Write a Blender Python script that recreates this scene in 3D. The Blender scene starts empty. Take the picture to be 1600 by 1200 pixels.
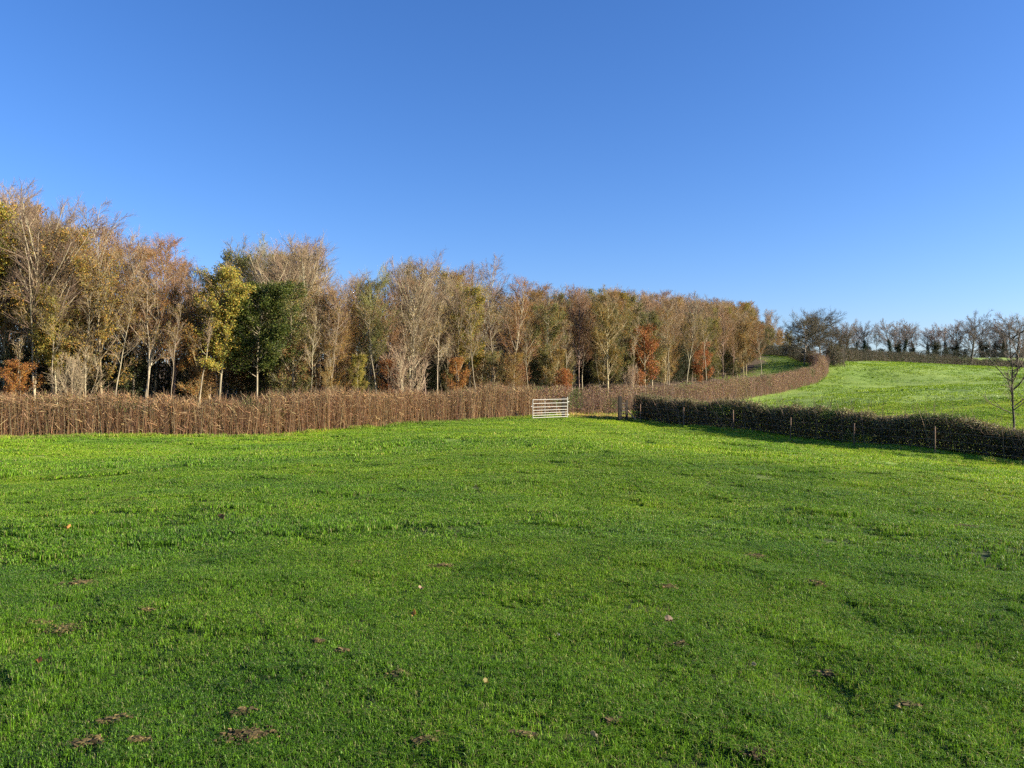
import bpy, math, random
import numpy as np

# ------------------------------------------------------------------ camera, sky, sun
scene = bpy.context.scene
COL = scene.collection
F = 1202.0                       # focal length in pixels of the 1600 px wide photograph
EYE = 1.65
cam_d = bpy.data.cameras.new("camera")
cam_d.sensor_width = 36.0
cam_d.lens = 36.0 * F / 1600.0
cam_d.clip_start = 0.05
cam_d.clip_end = 6000.0
cam = bpy.data.objects.new("camera", cam_d)
cam.location = (0, 0, EYE)
cam.rotation_euler = (math.radians(90), 0, 0)
COL.objects.link(cam)
scene.camera = cam

SUN_EL = math.radians(19)
SUN_AZ = math.radians(98)       # clockwise from +Y (the view direction)
sdir = np.array([math.sin(SUN_AZ) * math.cos(SUN_EL), math.cos(SUN_AZ) * math.cos(SUN_EL), math.sin(SUN_EL)])
world = bpy.data.worlds.new("World")
scene.world = world
world.use_nodes = True
wn = world.node_tree
for n in list(wn.nodes):
    wn.nodes.remove(n)
sky = wn.nodes.new("ShaderNodeTexSky")
sky.sky_type = 'NISHITA'
sky.sun_disc = False
sky.sun_elevation = SUN_EL
sky.sun_rotation = SUN_AZ
sky.altitude = 60
sky.air_density = 1.0
sky.dust_density = 0.55
sky.ozone_density = 4.0
hs = wn.nodes.new("ShaderNodeHueSaturation")
hs.inputs['Saturation'].default_value = 1.15
hs.inputs['Value'].default_value = 1.0
tint = wn.nodes.new("ShaderNodeMix"); tint.data_type = 'RGBA'; tint.blend_type = 'MULTIPLY'
tint.inputs[0].default_value = 1.0; tint.inputs[7].default_value = (.98, 1.0, 1.28, 1)
bg = wn.nodes.new("ShaderNodeBackground")
bg.inputs['Strength'].default_value = 0.0575
wo = wn.nodes.new("ShaderNodeOutputWorld")
wn.links.new(sky.outputs[0], hs.inputs['Color'])
wn.links.new(hs.outputs[0], tint.inputs[6])
wn.links.new(tint.outputs[2], bg.inputs[0])
wn.links.new(bg.outputs[0], wo.inputs[0])
sun_d = bpy.data.lights.new("sun", 'SUN')
sun_d.energy = 5.0
sun_d.angle = math.radians(0.55)
sun_d.color = (1.0, 0.92, 0.77)
sun = bpy.data.objects.new("sun", sun_d)
from mathutils import Vector
sun.rotation_euler = Vector(tuple(sdir)).to_track_quat('Z', 'Y').to_euler()
sun.location = (60, -12, 60)
COL.objects.link(sun)
scene.view_settings.view_transform = 'Standard'
scene.view_settings.look = 'None'
scene.view_settings.exposure = 1.6
scene.view_settings.gamma = 1.0
try:
    scene.cycles.max_bounces = 5
    scene.cycles.transparent_max_bounces = 8
    scene.cycles.use_denoising = False
    scene.cycles.use_adaptive_sampling = True
    scene.cycles.adaptive_threshold = 0.02
except Exception:
    pass

# ------------------------------------------------------------------ helpers
def nrm(v):
    return v / np.maximum(np.linalg.norm(v, axis=-1, keepdims=True), 1e-9)

def make_mesh(name, V, Q, col=None, smooth=True, extra=None):
    me = bpy.data.meshes.new(name)
    V = np.asarray(V, dtype=np.float32); Q = np.asarray(Q, dtype=np.int32)
    me.vertices.add(len(V)); me.vertices.foreach_set("co", V.ravel())
    if len(Q):
        k = Q.shape[1]
        me.loops.add(Q.size); me.loops.foreach_set("vertex_index", Q.ravel())
        me.polygons.add(len(Q)); me.polygons.foreach_set("loop_start", np.arange(0, Q.size, k, dtype=np.int32))
        me.polygons.foreach_set("use_smooth", np.full(len(Q), smooth, dtype=bool))
    me.update(calc_edges=True)
    if col is not None:
        c = np.ones((len(V), 4), dtype=np.float32); c[:, :3] = col
        a = me.attributes.new("col", 'FLOAT_COLOR', 'POINT'); a.data.foreach_set("color", c.ravel())
    for nm, (typ, arr) in (extra or {}).items():
        a = me.attributes.new(nm, typ, 'POINT')
        key = {'FLOAT': 'value', 'INT': 'value', 'FLOAT_VECTOR': 'vector'}[typ]
        a.data.foreach_set(key, np.ascontiguousarray(arr).ravel())
    return me

class Buf:
    def __init__(self): self.V = []; self.Q = []; self.C = []; self.n = 0
    def add(self, V, Q, C):
        V = np.asarray(V, float).reshape(-1, 3)
        C = np.broadcast_to(np.asarray(C, float), (len(V), 3))
        self.V.append(V); self.Q.append(np.asarray(Q).reshape(-1, 4) + self.n); self.C.append(C); self.n += len(V)
    def mesh(self, name, mat, smooth=True):
        me = make_mesh(name, np.concatenate(self.V), np.concatenate(self.Q), np.concatenate(self.C), smooth)
        me.materials.append(mat); return me

def link(name, me, parent=None, loc=(0, 0, 0)):
    o = bpy.data.objects.new(name, me); COL.objects.link(o); o.location = loc
    if parent is not None: o.parent = parent
    return o

def tag(o, label=None, cat=None, group=None, kind=None):
    if label: o['label'] = label
    if cat: o['category'] = cat
    if group: o['group'] = group
    if kind: o['kind'] = kind
    return o

def empty(name, loc, rz=0.0, s=1.0):
    o = bpy.data.objects.new(name, None); COL.objects.link(o)
    o.location = loc; o.rotation_euler = (0, 0, rz); o.scale = (s, s, s); o.empty_display_size = 0.3
    return o

def tube(buf, P, R, S, C):
    """P (N,K,3) polylines, R (N,K) radii, C (N,3) or (N,K,3)."""
    N, K, _ = P.shape
    T = np.empty_like(P); T[:, 1:-1] = P[:, 2:] - P[:, :-2]; T[:, 0] = P[:, 1] - P[:, 0]; T[:, -1] = P[:, -1] - P[:, -2]
    T = nrm(T)
    ref = np.where(np.abs(T[:, :1, 2:3]) < 0.9, np.array([0, 0, 1.0]), np.array([1.0, 0, 0]))
    A = nrm(np.cross(T, np.broadcast_to(ref, T.shape))); B = np.cross(T, A)
    th = np.arange(S) * 2 * math.pi / S
    V = P[:, :, None] + R[:, :, None, None] * (np.cos(th)[:, None] * A[:, :, None] + np.sin(th)[:, None] * B[:, :, None])
    idx = np.arange(N * K * S).reshape(N, K, S)
    a = idx[:, :-1]; b = idx[:, 1:]
    Q = np.stack([a, np.roll(a, -1, 2), np.roll(b, -1, 2), b], -1)
    C = np.asarray(C, float)
    if C.ndim == 1: C = np.broadcast_to(C, (N, 3))
    if C.ndim == 2: C = np.broadcast_to(C[:, None], (N, K, 3))
    buf.add(V, Q, np.broadcast_to(C[:, :, None], (N, K, S, 3)).reshape(-1, 3))

def box(buf, c, s, col, rz=0.0, tilt=None):
    x, y, z = s[0] / 2, s[1] / 2, s[2] / 2
    V = np.array([[-x, -y, -z], [x, -y, -z], [x, y, -z], [-x, y, -z], [-x, -y, z], [x, -y, z], [x, y, z], [-x, y, z]], float)
    if tilt is not None:
        V = V @ np.array(tilt).T
    ca, sa = math.cos(rz), math.sin(rz)
    V = V @ np.array([[ca, sa, 0], [-sa, ca, 0], [0, 0, 1]])
    Q = [[0, 3, 2, 1], [4, 5, 6, 7], [0, 1, 5, 4], [1, 2, 6, 5], [2, 3, 7, 6], [3, 0, 4, 7]]
    buf.add(V + np.array(c), Q, col)

def leaf_quads(buf, pos, size, cols, rng, flat=0.0):
    n = len(pos)
    u = nrm(rng.normal(size=(n, 3))); w = rng.normal(size=(n, 3)); w[:, 2] += flat
    v = nrm(np.cross(u, w)); s = (size * rng.uniform(.6, 1.35, n))[:, None]
    k = np.cross(u, v) * s * 0.18
    V = np.stack([pos - u * s * .5, pos - v * s * .32 + k, pos + u * s * .55, pos + v * s * .32 + k], 1)
    buf.add(V, np.arange(4 * n).reshape(n, 4), np.repeat(cols, 4, 0))

_rs = np.random.RandomState(7)
_perm = _rs.rand(512, 512)
def vnoise(x, y, s, off=0):
    x = np.asarray(x, float) / s + 91.3 + off * 17.7; y = np.asarray(y, float) / s + 37.1 + off * 9.1
    i = np.floor(x).astype(int); j = np.floor(y).astype(int); fx = x - i; fy = y - j
    fx = fx * fx * (3 - 2 * fx); fy = fy * fy * (3 - 2 * fy)
    g = lambda a, b: _perm[a % 512, b % 512]
    return ((g(i, j) * (1 - fx) + g(i + 1, j) * fx) * (1 - fy) + (g(i, j + 1) * (1 - fx) + g(i + 1, j + 1) * fx) * fy) * 2 - 1

# ------------------------------------------------------------------ terrain
CP = np.array([
 (0,0,0),(0,10,-.08),(0,20,-.2),(0,30,-.36),(0,40,-.45),(-22.4,33.6,-.45),(-12.5,38,-.5),(-6,46,-.55),(.8,50,-.52),(6.5,53,-.55),
 (-12,20,-.25),(-22,20,-.2),(-30,33,-.3),(10,20,-.35),(10,30,-.42),(8.4,48,-.66),(12.3,42,-.78),(14.3,38.8,-.93),(16.3,35.7,-1.02),(18.1,32.6,-1.1),(20,30,-1.3),
 (14,27,-.62),(24,24,-1.65),(30,10,-1.0),(15,5,-.3),(-15,5,-.05),(0,-20,0),(0,-60,0),(30,-20,-.6),(-30,-20,.2),(-40,15,.1),
 (12.5,60,-.35),(16.2,65,-.12),(20.4,70,.12),(26.3,79,.62),(32.5,87,1.6),(38,95,2.8),(40.6,100,3.5),(39.5,104,4.3),(44,120,5.6),(46,140,7.0),
 (16,72,1.5),(8,62,.3),(0,57,-.1),(-10,50,-.3),(-22,45,-.3),(0,75,1.3),(-20,60,.2),(10,92,3.2),(-30,85,2),(25,125,6),(0,125,5.5),(-40,125,4.5),(32.4,100,2.9),(38,113,4.8),(40,128,6.2),
 (25,50,0.0),(42.5,85,1.65),(28,45,.1),(50,80,1.65),(36,70,1.2),(75,138,4.9),(48,115,5.1),(62,120,4.8),(51,120,5.4),(66,135,5.15),(90,158,5.25),(116,175,5.1),(78,148,5.2),(103,167,5.2),(30,60,.6),
 (143,230,8.9),(110,230,8.6),(85,200,7.4),(170,260,11),(110,260,11),(60,220,10.5),(60,165,7.6),(80,262,11.5),(60,60,1.0),(80,85,1.7),(100,120,3.2),(150,150,4.2),(210,230,8.5),(45,25,-1.3),(60,-10,-1.2),
 (0,200,8.5),(-80,100,3),(-80,40,1),(-80,-30,.5),(100,20,-1),(0,300,9),(120,300,10),(260,150,5),(-150,150,6),
], float)
def _tk(d2): return 0.5 * d2 * np.log(d2 + 1e-9)
def _tps_fit(cp, lam=6.0):
    n = len(cp); d2 = ((cp[:, None, :2] - cp[None, :, :2]) ** 2).sum(-1)
    A = np.zeros((n + 3, n + 3)); A[:n, :n] = _tk(d2) + lam * np.eye(n); A[:n, n] = 1; A[:n, n + 1:] = cp[:, :2]; A[n:, :n] = A[:n, n:].T
    return np.linalg.solve(A, np.concatenate([cp[:, 2], [0, 0, 0]]))
_W = _tps_fit(CP)
def zbase(x, y):
    x = np.asarray(x, float); y = np.asarray(y, float); sh = x.shape; x = x.ravel(); y = y.ravel()
    out = np.empty(len(x))
    for i in range(0, len(x), 60000):
        xx = x[i:i + 60000]; yy = y[i:i + 60000]
        out[i:i + 60000] = _tk((xx[:, None] - CP[:, 0]) ** 2 + (yy[:, None] - CP[:, 1]) ** 2) @ _W[:-3] + _W[-3] + _W[-2] * xx + _W[-1] * yy
    r = np.hypot(x, y); t = np.clip((r - 270) / 160, 0, 1); t = t * t * (3 - 2 * t)
    # far ground, level
    out = np.clip(out, -6, 14) * (1 - t) + 7.5 * t
    return out.reshape(sh)
def zfine(x, y):
    """zbase plus the lumps and hoof-poached unevenness of the pasture."""
    x = np.asarray(x, float); y = np.asarray(y, float)
    r = np.hypot(x, y)
    z = zbase(x, y) + 0.33 * vnoise(x, y, 13, 1) * np.clip(r / 20, 0, 1) + 0.10 * vnoise(x, y, 4.3, 2) + 0.045 * vnoise(x, y, 1.5, 3)
    near = np.clip((75 - r) / 20, 0, 1)
    # shallow swale in front of the right-hand hedge
    dl = (x - 8.4) * .843 + (y - 48) * .541 + 4.2; al = (x - 8.4) * .541 - (y - 48) * .843
    z -= .22 * np.exp(-(dl / 2.2) ** 2) * np.clip(al / 6, 0, 1) * np.clip((60 - al) / 20, 0, 1)
    z += near * (0.030 * vnoise(x, y, .6, 4) + 0.006 * vnoise(x, y, .21, 5))
    pit = vnoise(x, y, .8, 8); z -= near * 0.04 * np.clip(pit - .62, 0, 1) / .38
    return z
def zat(x, y): return float(zfine(np.array([x]), np.array([y]))[0])
def xpx(px, Y): return (px - 800.0) / F * Y
def ground_at(px, py):
    Y = np.linspace(2.2, 70, 4000); X = (px - 800) / F * Y
    ray = EYE - (py - 600) / F * Y
    i = int(np.argmax(zfine(X, Y) >= ray)); return float(X[i]), float(Y[i])

# ------------------------------------------------------------------ materials
def mat_new(name):
    m = bpy.data.materials.new(name); m.use_nodes = True
    nt = m.node_tree; b = nt.nodes.get("Principled BSDF"); o = nt.nodes.get("Material Output")
    b.inputs['Roughness'].default_value = 0.85
    try: b.inputs['Specular IOR Level'].default_value = 0.25
    except Exception: pass
    return m, nt, b, o
def nd(nt, t, **kw):
    n = nt.nodes.new(t)
    for k, v in kw.items(): setattr(n, k, v)
    return n
def attr_col(nt, var=0.25, hue=0.02, nscale=None, namp=0.5):
    a = nd(nt, "ShaderNodeAttribute", attribute_name="col")
    out = a.outputs['Color']
    oi = nd(nt, "ShaderNodeObjectInfo")
    h = nd(nt, "ShaderNodeHueSaturation")
    mv = nd(nt, "ShaderNodeMapRange"); mv.inputs['To Min'].default_value = 1 - var; mv.inputs['To Max'].default_value = 1 + var
    mh = nd(nt, "ShaderNodeMapRange"); mh.inputs['To Min'].default_value = .5 - hue; mh.inputs['To Max'].default_value = .5 + hue
    ms = nd(nt, "ShaderNodeMath", operation='FRACT'); mm = nd(nt, "ShaderNodeMath", operation='MULTIPLY'); mm.inputs[1].default_value = 7.31
    nt.links.new(oi.outputs['Random'], mv.inputs['Value']); nt.links.new(oi.outputs['Random'], mm.inputs[0]); nt.links.new(mm.outputs[0], ms.inputs[0])
    nt.links.new(ms.outputs[0], mh.inputs['Value'])
    nt.links.new(mv.outputs[0], h.inputs['Value']); nt.links.new(mh.outputs[0], h.inputs['Hue']); nt.links.new(out, h.inputs['Color'])
    out = h.outputs[0]
    if nscale:
        tc = nd(nt, "ShaderNodeTexCoord"); nz = nd(nt, "ShaderNodeTexNoise"); nz.inputs['Scale'].default_value = nscale; nz.inputs['Detail'].default_value = 4
        mp = nd(nt, "ShaderNodeMapping"); mp.inputs['Scale'].default_value = (1, 1, .25)
        nt.links.new(tc.outputs['Object'], mp.inputs['Vector']); nt.links.new(mp.outputs[0], nz.inputs['Vector'])
        mr = nd(nt, "ShaderNodeMapRange"); mr.inputs['From Min'].default_value = .3; mr.inputs['From Max'].default_value = .7
        mr.inputs['To Min'].default_value = 1 - namp; mr.inputs['To Max'].default_value = 1 + namp * .6
        nt.links.new(nz.outputs['Fac'], mr.inputs['Value'])
        vm = nd(nt, "ShaderNodeVectorMath", operation='SCALE'); nt.links.new(out, vm.inputs[0]); nt.links.new(mr.outputs[0], vm.inputs['Scale'])
        out = vm.outputs[0]
    return out
M = {}
m, nt, b, o = mat_new("bark"); nt.links.new(attr_col(nt, .22, .012, 9.0, .35), b.inputs['Base Color']); M['bark'] = m
m, nt, b, o = mat_new("twigs"); nt.links.new(attr_col(nt, .2, .012), b.inputs['Base Color']); M['twig'] = m
def leafmat(name, trans, var=.2, hue=.012, rough=.55):
    m, nt, b, o = mat_new(name)
    c = attr_col(nt, var, hue); nt.links.new(c, b.inputs['Base Color']); b.inputs['Roughness'].default_value = rough
    t = nd(nt, "ShaderNodeBsdfTranslucent"); nt.links.new(c, t.inputs['Color'])
    mx = nd(nt, "ShaderNodeMixShader"); mx.inputs[0].default_value = trans
    nt.links.new(b.outputs[0], mx.inputs[1]); nt.links.new(t.outputs[0], mx.inputs[2]); nt.links.new(mx.outputs[0], o.inputs[0])
    M[name] = m; return m
leafmat("leaf", .35); leafmat("hedge_leaf", .2, .05, .003)
# grass: colour of each blade, varied over the field by world-space noise, plus light painted along X and Y
m, nt, b, o = mat_new("grass_blade")
a = nd(nt, "ShaderNodeAttribute", attribute_name="col")
geo = nd(nt, "ShaderNodeNewGeometry")
def wnoise(sc, det=3, ax=(1, 1, 1)):
    mp = nd(nt, "ShaderNodeMapping"); mp.inputs['Scale'].default_value = ax
    nz = nd(nt, "ShaderNodeTexNoise"); nz.inputs['Scale'].default_value = sc; nz.inputs['Detail'].default_value = det
    nt.links.new(geo.outputs['Position'], mp.inputs['Vector']); nt.links.new(mp.outputs[0], nz.inputs['Vector']); return nz.outputs['Fac']
def ramp(src, a0, a1, b0, b1):
    mr = nd(nt, "ShaderNodeMapRange"); mr.inputs['From Min'].default_value = a0; mr.inputs['From Max'].default_value = a1
    mr.inputs['To Min'].default_value = b0; mr.inputs['To Max'].default_value = b1; nt.links.new(src, mr.inputs['Value']); return mr.outputs[0]
def mixc(fac, c1, c2, bt='MIX'):
    mx = nd(nt, "ShaderNodeMix", data_type='RGBA', blend_type=bt)
    for s, i in ((fac, 0), (c1, 6), (c2, 7)):
        if isinstance(s, (int, float)): mx.inputs[i].default_value = s
        elif isinstance(s, tuple): mx.inputs[i].default_value = (*s, 1)
        else: nt.links.new(s, mx.inputs[i])
    return mx.outputs[2]
c = mixc(ramp(wnoise(.16, 4, (1, 1.6, 1)), .35, .68, 0, 1), (.72, .8, .95), (1.25, 1.14, .9))
c = mixc(1.0, a.outputs['Color'], c, 'MULTIPLY')
c2 = mixc(ramp(wnoise(1.3, 3), .3, .7, 0, 1), (.78, .84, .9), (1.2, 1.14, 1.0))
c = mixc(1.0, c, c2, 'MULTIPLY')
c = mixc(ramp(wnoise(.8, 5), .66, .78, 0, .5), c, (.16, .13, .045))
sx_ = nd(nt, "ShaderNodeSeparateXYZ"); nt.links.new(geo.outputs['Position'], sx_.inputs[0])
c = mixc(1.0, c, mixc(ramp(sx_.outputs['Y'], 4, 28, 0, 1), (.84, .97, .86), (1.48, 1.42, 1.18)), 'MULTIPLY')  # farther blades painted brighter, in place of lit tips at grazing angles
c = mixc(1.0, c, mixc(ramp(sx_.outputs['X'], -5, 14, 0, 1), (.96, .98, 1), (1.62, 1.42, 1.35)), 'MULTIPLY')  # sunward brightening of the right side painted into the blade colour
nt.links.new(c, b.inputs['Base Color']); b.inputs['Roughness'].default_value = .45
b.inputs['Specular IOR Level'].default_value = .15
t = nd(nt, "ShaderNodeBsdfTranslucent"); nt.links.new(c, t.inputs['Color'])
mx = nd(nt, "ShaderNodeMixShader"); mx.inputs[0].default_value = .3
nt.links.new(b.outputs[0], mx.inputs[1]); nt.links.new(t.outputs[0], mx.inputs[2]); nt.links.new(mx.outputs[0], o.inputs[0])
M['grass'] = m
# ground sheet: turf, leaf litter under the wood
m, nt, b, o = mat_new("turf")
geo = nd(nt, "ShaderNodeNewGeometry")
turf = mixc(ramp(wnoise(.16, 4, (1, 1.6, 1)), .35, .68, 0, 1), (.145, .23, .03), (.225, .295, .045))
turf = mixc(ramp(wnoise(5.5, 5, (1, 2.2, 1)), .55, .75, 0, .75), turf, (.07, .13, .014))
turf = mixc(ramp(wnoise(30, 3), .35, .7, 0, .5), turf, (.24, .33, .04))
lit = mixc(ramp(wnoise(3, 5), .35, .65, 0, 1), (.05, .032, .018), (.13, .085, .04))
wa = nd(nt, "ShaderNodeAttribute", attribute_name="litter")
na = nd(nt, "ShaderNodeAttribute", attribute_name="nearness")
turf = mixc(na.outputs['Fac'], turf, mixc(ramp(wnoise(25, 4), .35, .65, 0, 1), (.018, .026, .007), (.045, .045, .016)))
g = mixc(wa.outputs['Fac'], turf, lit)
nt.links.new(g, b.inputs['Base Color']); b.inputs['Roughness'].default_value = .95
bp = nd(nt, "ShaderNodeBump"); bp.inputs['Strength'].default_value = .6; bp.inputs['Distance'].default_value = .06
nt.links.new(wnoise(6, 6), bp.inputs['Height']); nt.links.new(bp.outputs[0], b.inputs['Normal'])
M['turf'] = m
m, nt, b, o = mat_new("weathered_wood"); nt.links.new(attr_col(nt, .12, .005, 14.0, .45), b.inputs['Base Color']); M['wood'] = m
m, nt, b, o = mat_new("galvanised_steel"); nt.links.new(attr_col(nt, .02, .0, 6.0, .12), b.inputs['Base Color'])
b.inputs['Metallic'].default_value = .15; b.inputs['Roughness'].default_value = .55; M['steel'] = m
m, nt, b, o = mat_new("soil"); nt.links.new(attr_col(nt, .2, .01, 40.0, .5), b.inputs['Base Color']); b.inputs['Roughness'].default_value = 1; M['soil'] = m

# ------------------------------------------------------------------ ground
WOOD = np.array([(-60,33),(-40,36),(-22,43),(-10,48.5),(0,56),(8,62.5),(16,71),(24,86),(31,98),(39,116),(44,133),(48,144),(56,160),(68,176),(60,230),(-160,230),(-160,33)], float)
def in_poly(x, y, poly):
    ins = np.zeros(np.shape(x), bool); n = len(poly)
    for i in range(n):
        x1, y1 = poly[i]; x2, y2 = poly[(i + 1) % n]
        c = ((y1 > y) != (y2 > y)) & (x < (x2 - x1) * (y - y1) / (y2 - y1 + 1e-12) + x1); ins ^= c
    return ins
LITTER = np.array([(-60,30.5),(-31,32),(-22.4,34.6),(-12.5,39.6),(-6,45.3),(-1,49.2),(1.4,51.4),(4,54.6),(9,59),(14,67),(16,71),(8,72),(-20,60),(-60,60)], float)
fr = np.arange(-46, 46.01, .17); bk = np.arange(46, 314, 2.0)[1:]
ang = np.radians(np.concatenate([fr, bk])); rad = np.concatenate([[0.0], np.geomspace(.35, 120, 430), np.geomspace(120, 3500, 70)[1:]])
A_, R_ = np.meshgrid(ang, rad)
gx = R_ * np.sin(A_); gy = R_ * np.cos(A_); gz = zfine(gx, gy) - .018 * np.clip((80 - R_) / 20, 0, 1)
na_, nr_ = len(ang), len(rad)
ii = np.arange(nr_ * na_).reshape(nr_, na_)
Q = np.stack([ii[:-1], ii[1:], np.roll(ii[1:], -1, 1), np.roll(ii[:-1], -1, 1)], -1).reshape(-1, 4)[:, ::-1]
lit_m = np.zeros(gx.shape)
for dx, dy in ((0, 0), (1.2, 0), (-1.2, 0), (0, 1.2), (0, -1.2)):
    lit_m += in_poly(gx + dx + .8 * vnoise(gx, gy, 2, 6), gy + dy + .8 * vnoise(gx, gy, 2, 7), WOOD) / 5.0
lit_m = np.maximum(lit_m, in_poly(gx, gy, LITTER) * 1.0)
r_ = np.hypot(gx, gy)
me = make_mesh("ground", np.stack([gx, gy, gz], -1).reshape(-1, 3), Q, None, True,
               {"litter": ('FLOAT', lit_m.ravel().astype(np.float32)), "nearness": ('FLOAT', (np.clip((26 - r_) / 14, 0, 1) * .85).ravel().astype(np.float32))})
me.materials.append(M['turf'])
tag(link("ground", me), kind="structure")

# ------------------------------------------------------------------ grass (uncountable: one object, patches spread by geometry nodes)
def blades(n, rad_, h, w, rng, lean=.55, yellow=.08, tuft=None, seg=2):
    r = rad_ * np.sqrt(rng.rand(n)); a = rng.rand(n) * 6.283
    bx = r * np.cos(a); by = r * np.sin(a)
    if tuft:
        k = max(4, int(n / tuft)); cx = rng.uniform(-rad_, rad_, (k, 2)); j = rng.randint(0, k, n); mk = rng.rand(n) < .55
        bx = np.where(mk, cx[j, 0] + rng.normal(0, w * 3, n), bx); by = np.where(mk, cx[j, 1] + rng.normal(0, w * 3, n), by)
    hh = h * rng.uniform(.45, 1.25, n) * (1 + .35 * vnoise(bx, by, rad_ * .35, int(rng.randint(50))))
    th = rng.rand(n) * 6.283; d = np.stack([np.cos(th), np.sin(th)], -1)
    L = (np.abs(rng.normal(0, lean, n)) + .1)[:, None] * hh[:, None]
    ph = th + 1.57 + rng.normal(0, .5, n); s = np.stack([np.cos(ph), np.sin(ph)], -1) * (w * rng.uniform(.6, 1.3, n))[:, None] * .5
    base = np.stack([bx, by], -1)
    def P(xy, z): return np.concatenate([xy, z[:, None]], -1)
    V = np.stack([P(base - s, 0 * hh - .03), P(base + s, 0 * hh - .03), P(base + d * L * .35 + s * .85, hh * .6), P(base + d * L * .35 - s * .85, hh * .6),
                  P(base + d * L + s * .15, hh * (1 - .25 * np.clip(L[:, 0] / hh, 0, 1))), P(base + d * L - s * .15, hh * (1 - .25 * np.clip(L[:, 0] / hh, 0, 1)))], 1)
    i = np.arange(n)[:, None] * 6
    Q = np.concatenate([i + np.array([[0, 1, 2, 3]]), i + np.array([[3, 2, 4, 5]])], 1).reshape(-1, 4)
    t = rng.rand(n)[:, None]
    c = (1 - t) * np.array([.022, .070, .004]) + t * np.array([.190, .315, .022])
    yl = rng.rand(n) < yellow; c[yl] = np.array([.26, .23, .09]) * rng.uniform(.6, 1.2, (yl.sum(), 1))
    c = np.repeat(c[:, None], 6, 1).copy(); c[:, 4:] *= 1.12
    return V.reshape(-1, 3), Q, c.reshape(-1, 3)
rng = np.random.RandomState(11)
LOD = [  # r0, r1, spacing, patch radius, blades, height, width, variants
    (1.6, 8.0, .30, .24, 2100, .018, .0030, 4),
    (8.0, 19.0, .55, .43, 2600, .023, .0055, 3),
    (19.0, 62.0, 1.15, .92, 2800, .034, .012, 3),
    (62.0, 260.0, 4.2, 3.6, 1500, .055, .035, 1),
]
V_all, Q_all, C_all, pid_all, rot_all, scl_all, nv = [], [], [], [], [], [], 0
pts_all = []
k = 0
HEDGE_CLEAR = []
for (r0, r1, sp, pr, nb, h, w, nvar) in LOD:
    kk = []
    for _ in range(nvar):
        V, Qp, C = blades(nb, pr, h, w, rng, tuft=22, lean=(1.7 if r0 < 19 else 1.2), yellow=.12 if r0 < 60 else 0)
        if r0 > 60: C = C * .72
        V_all.append(V); Q_all.append(Qp + nv); C_all.append(C); pid_all.append(np.full(len(V), k)); nv += len(V)
        rot_all.append(np.zeros((len(V), 3))); scl_all.append(np.ones((len(V), 3)))
        kk.append(k); k += 1
    n = int(2 * r1 / sp) + 2
    gx_, gy_ = np.meshgrid((np.arange(n) - n / 2) * sp, np.arange(-2, n) * sp)
    x = gx_.ravel() + rng.uniform(-.35, .35, gx_.size) * sp; y = gy_.ravel() + rng.uniform(-.35, .35, gx_.size) * sp
    r = np.hypot(x, y); an = np.degrees(np.arctan2(x, y))
    keep = (r >= r0 * rng.uniform(.93, 1.0, r.size)) & (r < r1) & (np.abs(an) < 41 + 60 / np.maximum(r, 1))
    keep &= ~in_poly(x, y, WOOD) & ~in_poly(x, y, LITTER)
    x, y, r = x[keep], y[keep], r[keep]
    z = zfine(x, y); e = sp * .6
    sx = (zfine(x + e, y) - zfine(x - e, y)) / (2 * e); sy = (zfine(x, y + e) - zfine(x, y - e)) / (2 * e)
    rx = np.arctan(sy); ry = -np.arctan(sx)
    # bare scrapes and worn spots thin the sward; patches of lusher grass stand higher
    lush = vnoise(x, y, 3.2, 12); lush2 = vnoise(x, y, .9, 13)
    hz = np.clip(1 + .25 * lush + .30 * lush2, .5, 1.45)
    hz = hz + 1.9 * np.clip((vnoise(x, y, .7, 15) - .45) / .5, 0, 1) * (r > 7)
    s = rng.uniform(.9, 1.1, len(x))
    pts_all.append((np.stack([x, y, z], -1), np.array(kk)[rng.randint(0, nvar, len(x))] + 100, np.stack([rx, ry, rng.rand(len(x)) * 0 + 0], -1), np.stack([s, s, s * hz], -1)))
for P, kid, ro, sc in pts_all:
    V_all.append(P); C_all.append(np.zeros((len(P), 3)) + .1); pid_all.append(kid); rot_all.append(ro); scl_all.append(sc)
me = make_mesh("grass", np.concatenate(V_all), np.concatenate(Q_all), np.concatenate(C_all), False,
               {"pid": ('INT', np.concatenate(pid_all).astype(np.int32)), "rot": ('FLOAT_VECTOR', np.concatenate(rot_all).astype(np.float32)),
                "scl": ('FLOAT_VECTOR', np.concatenate(scl_all).astype(np.float32)), "spin": ('FLOAT', (rng.rand(sum(map(len, V_all))) * 6.283).astype(np.float32))})
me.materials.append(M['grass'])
grass = tag(link("grass", me), "short green pasture grass covering the fields", "grass", kind="stuff")
ng = bpy.data.node_groups.new("spread_patches", 'GeometryNodeTree')
ng.interface.new_socket("Geometry", in_out='INPUT', socket_type='NodeSocketGeometry')
ng.interface.new_socket("Geometry", in_out='OUTPUT', socket_type='NodeSocketGeometry')
gi = ng.nodes.new('NodeGroupInput'); go = ng.nodes.new('NodeGroupOutput'); jn = ng.nodes.new('GeometryNodeJoinGeometry')
def named(nm, t):
    q = ng.nodes.new('GeometryNodeInputNamedAttribute'); q.data_type = t; q.inputs['Name'].default_value = nm; return q.outputs[0]
pid = named('pid', 'INT'); rotv = named('rot', 'FLOAT_VECTOR'); sclv = named('scl', 'FLOAT_VECTOR'); spin = named('spin', 'FLOAT')
e2r = ng.nodes.new('FunctionNodeEulerToRotation'); ng.links.new(rotv, e2r.inputs[0])
cx_ = ng.nodes.new('ShaderNodeCombineXYZ'); ng.links.new(spin, cx_.inputs[2])
e2s = ng.nodes.new('FunctionNodeEulerToRotation'); ng.links.new(cx_.outputs[0], e2s.inputs[0])
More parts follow.
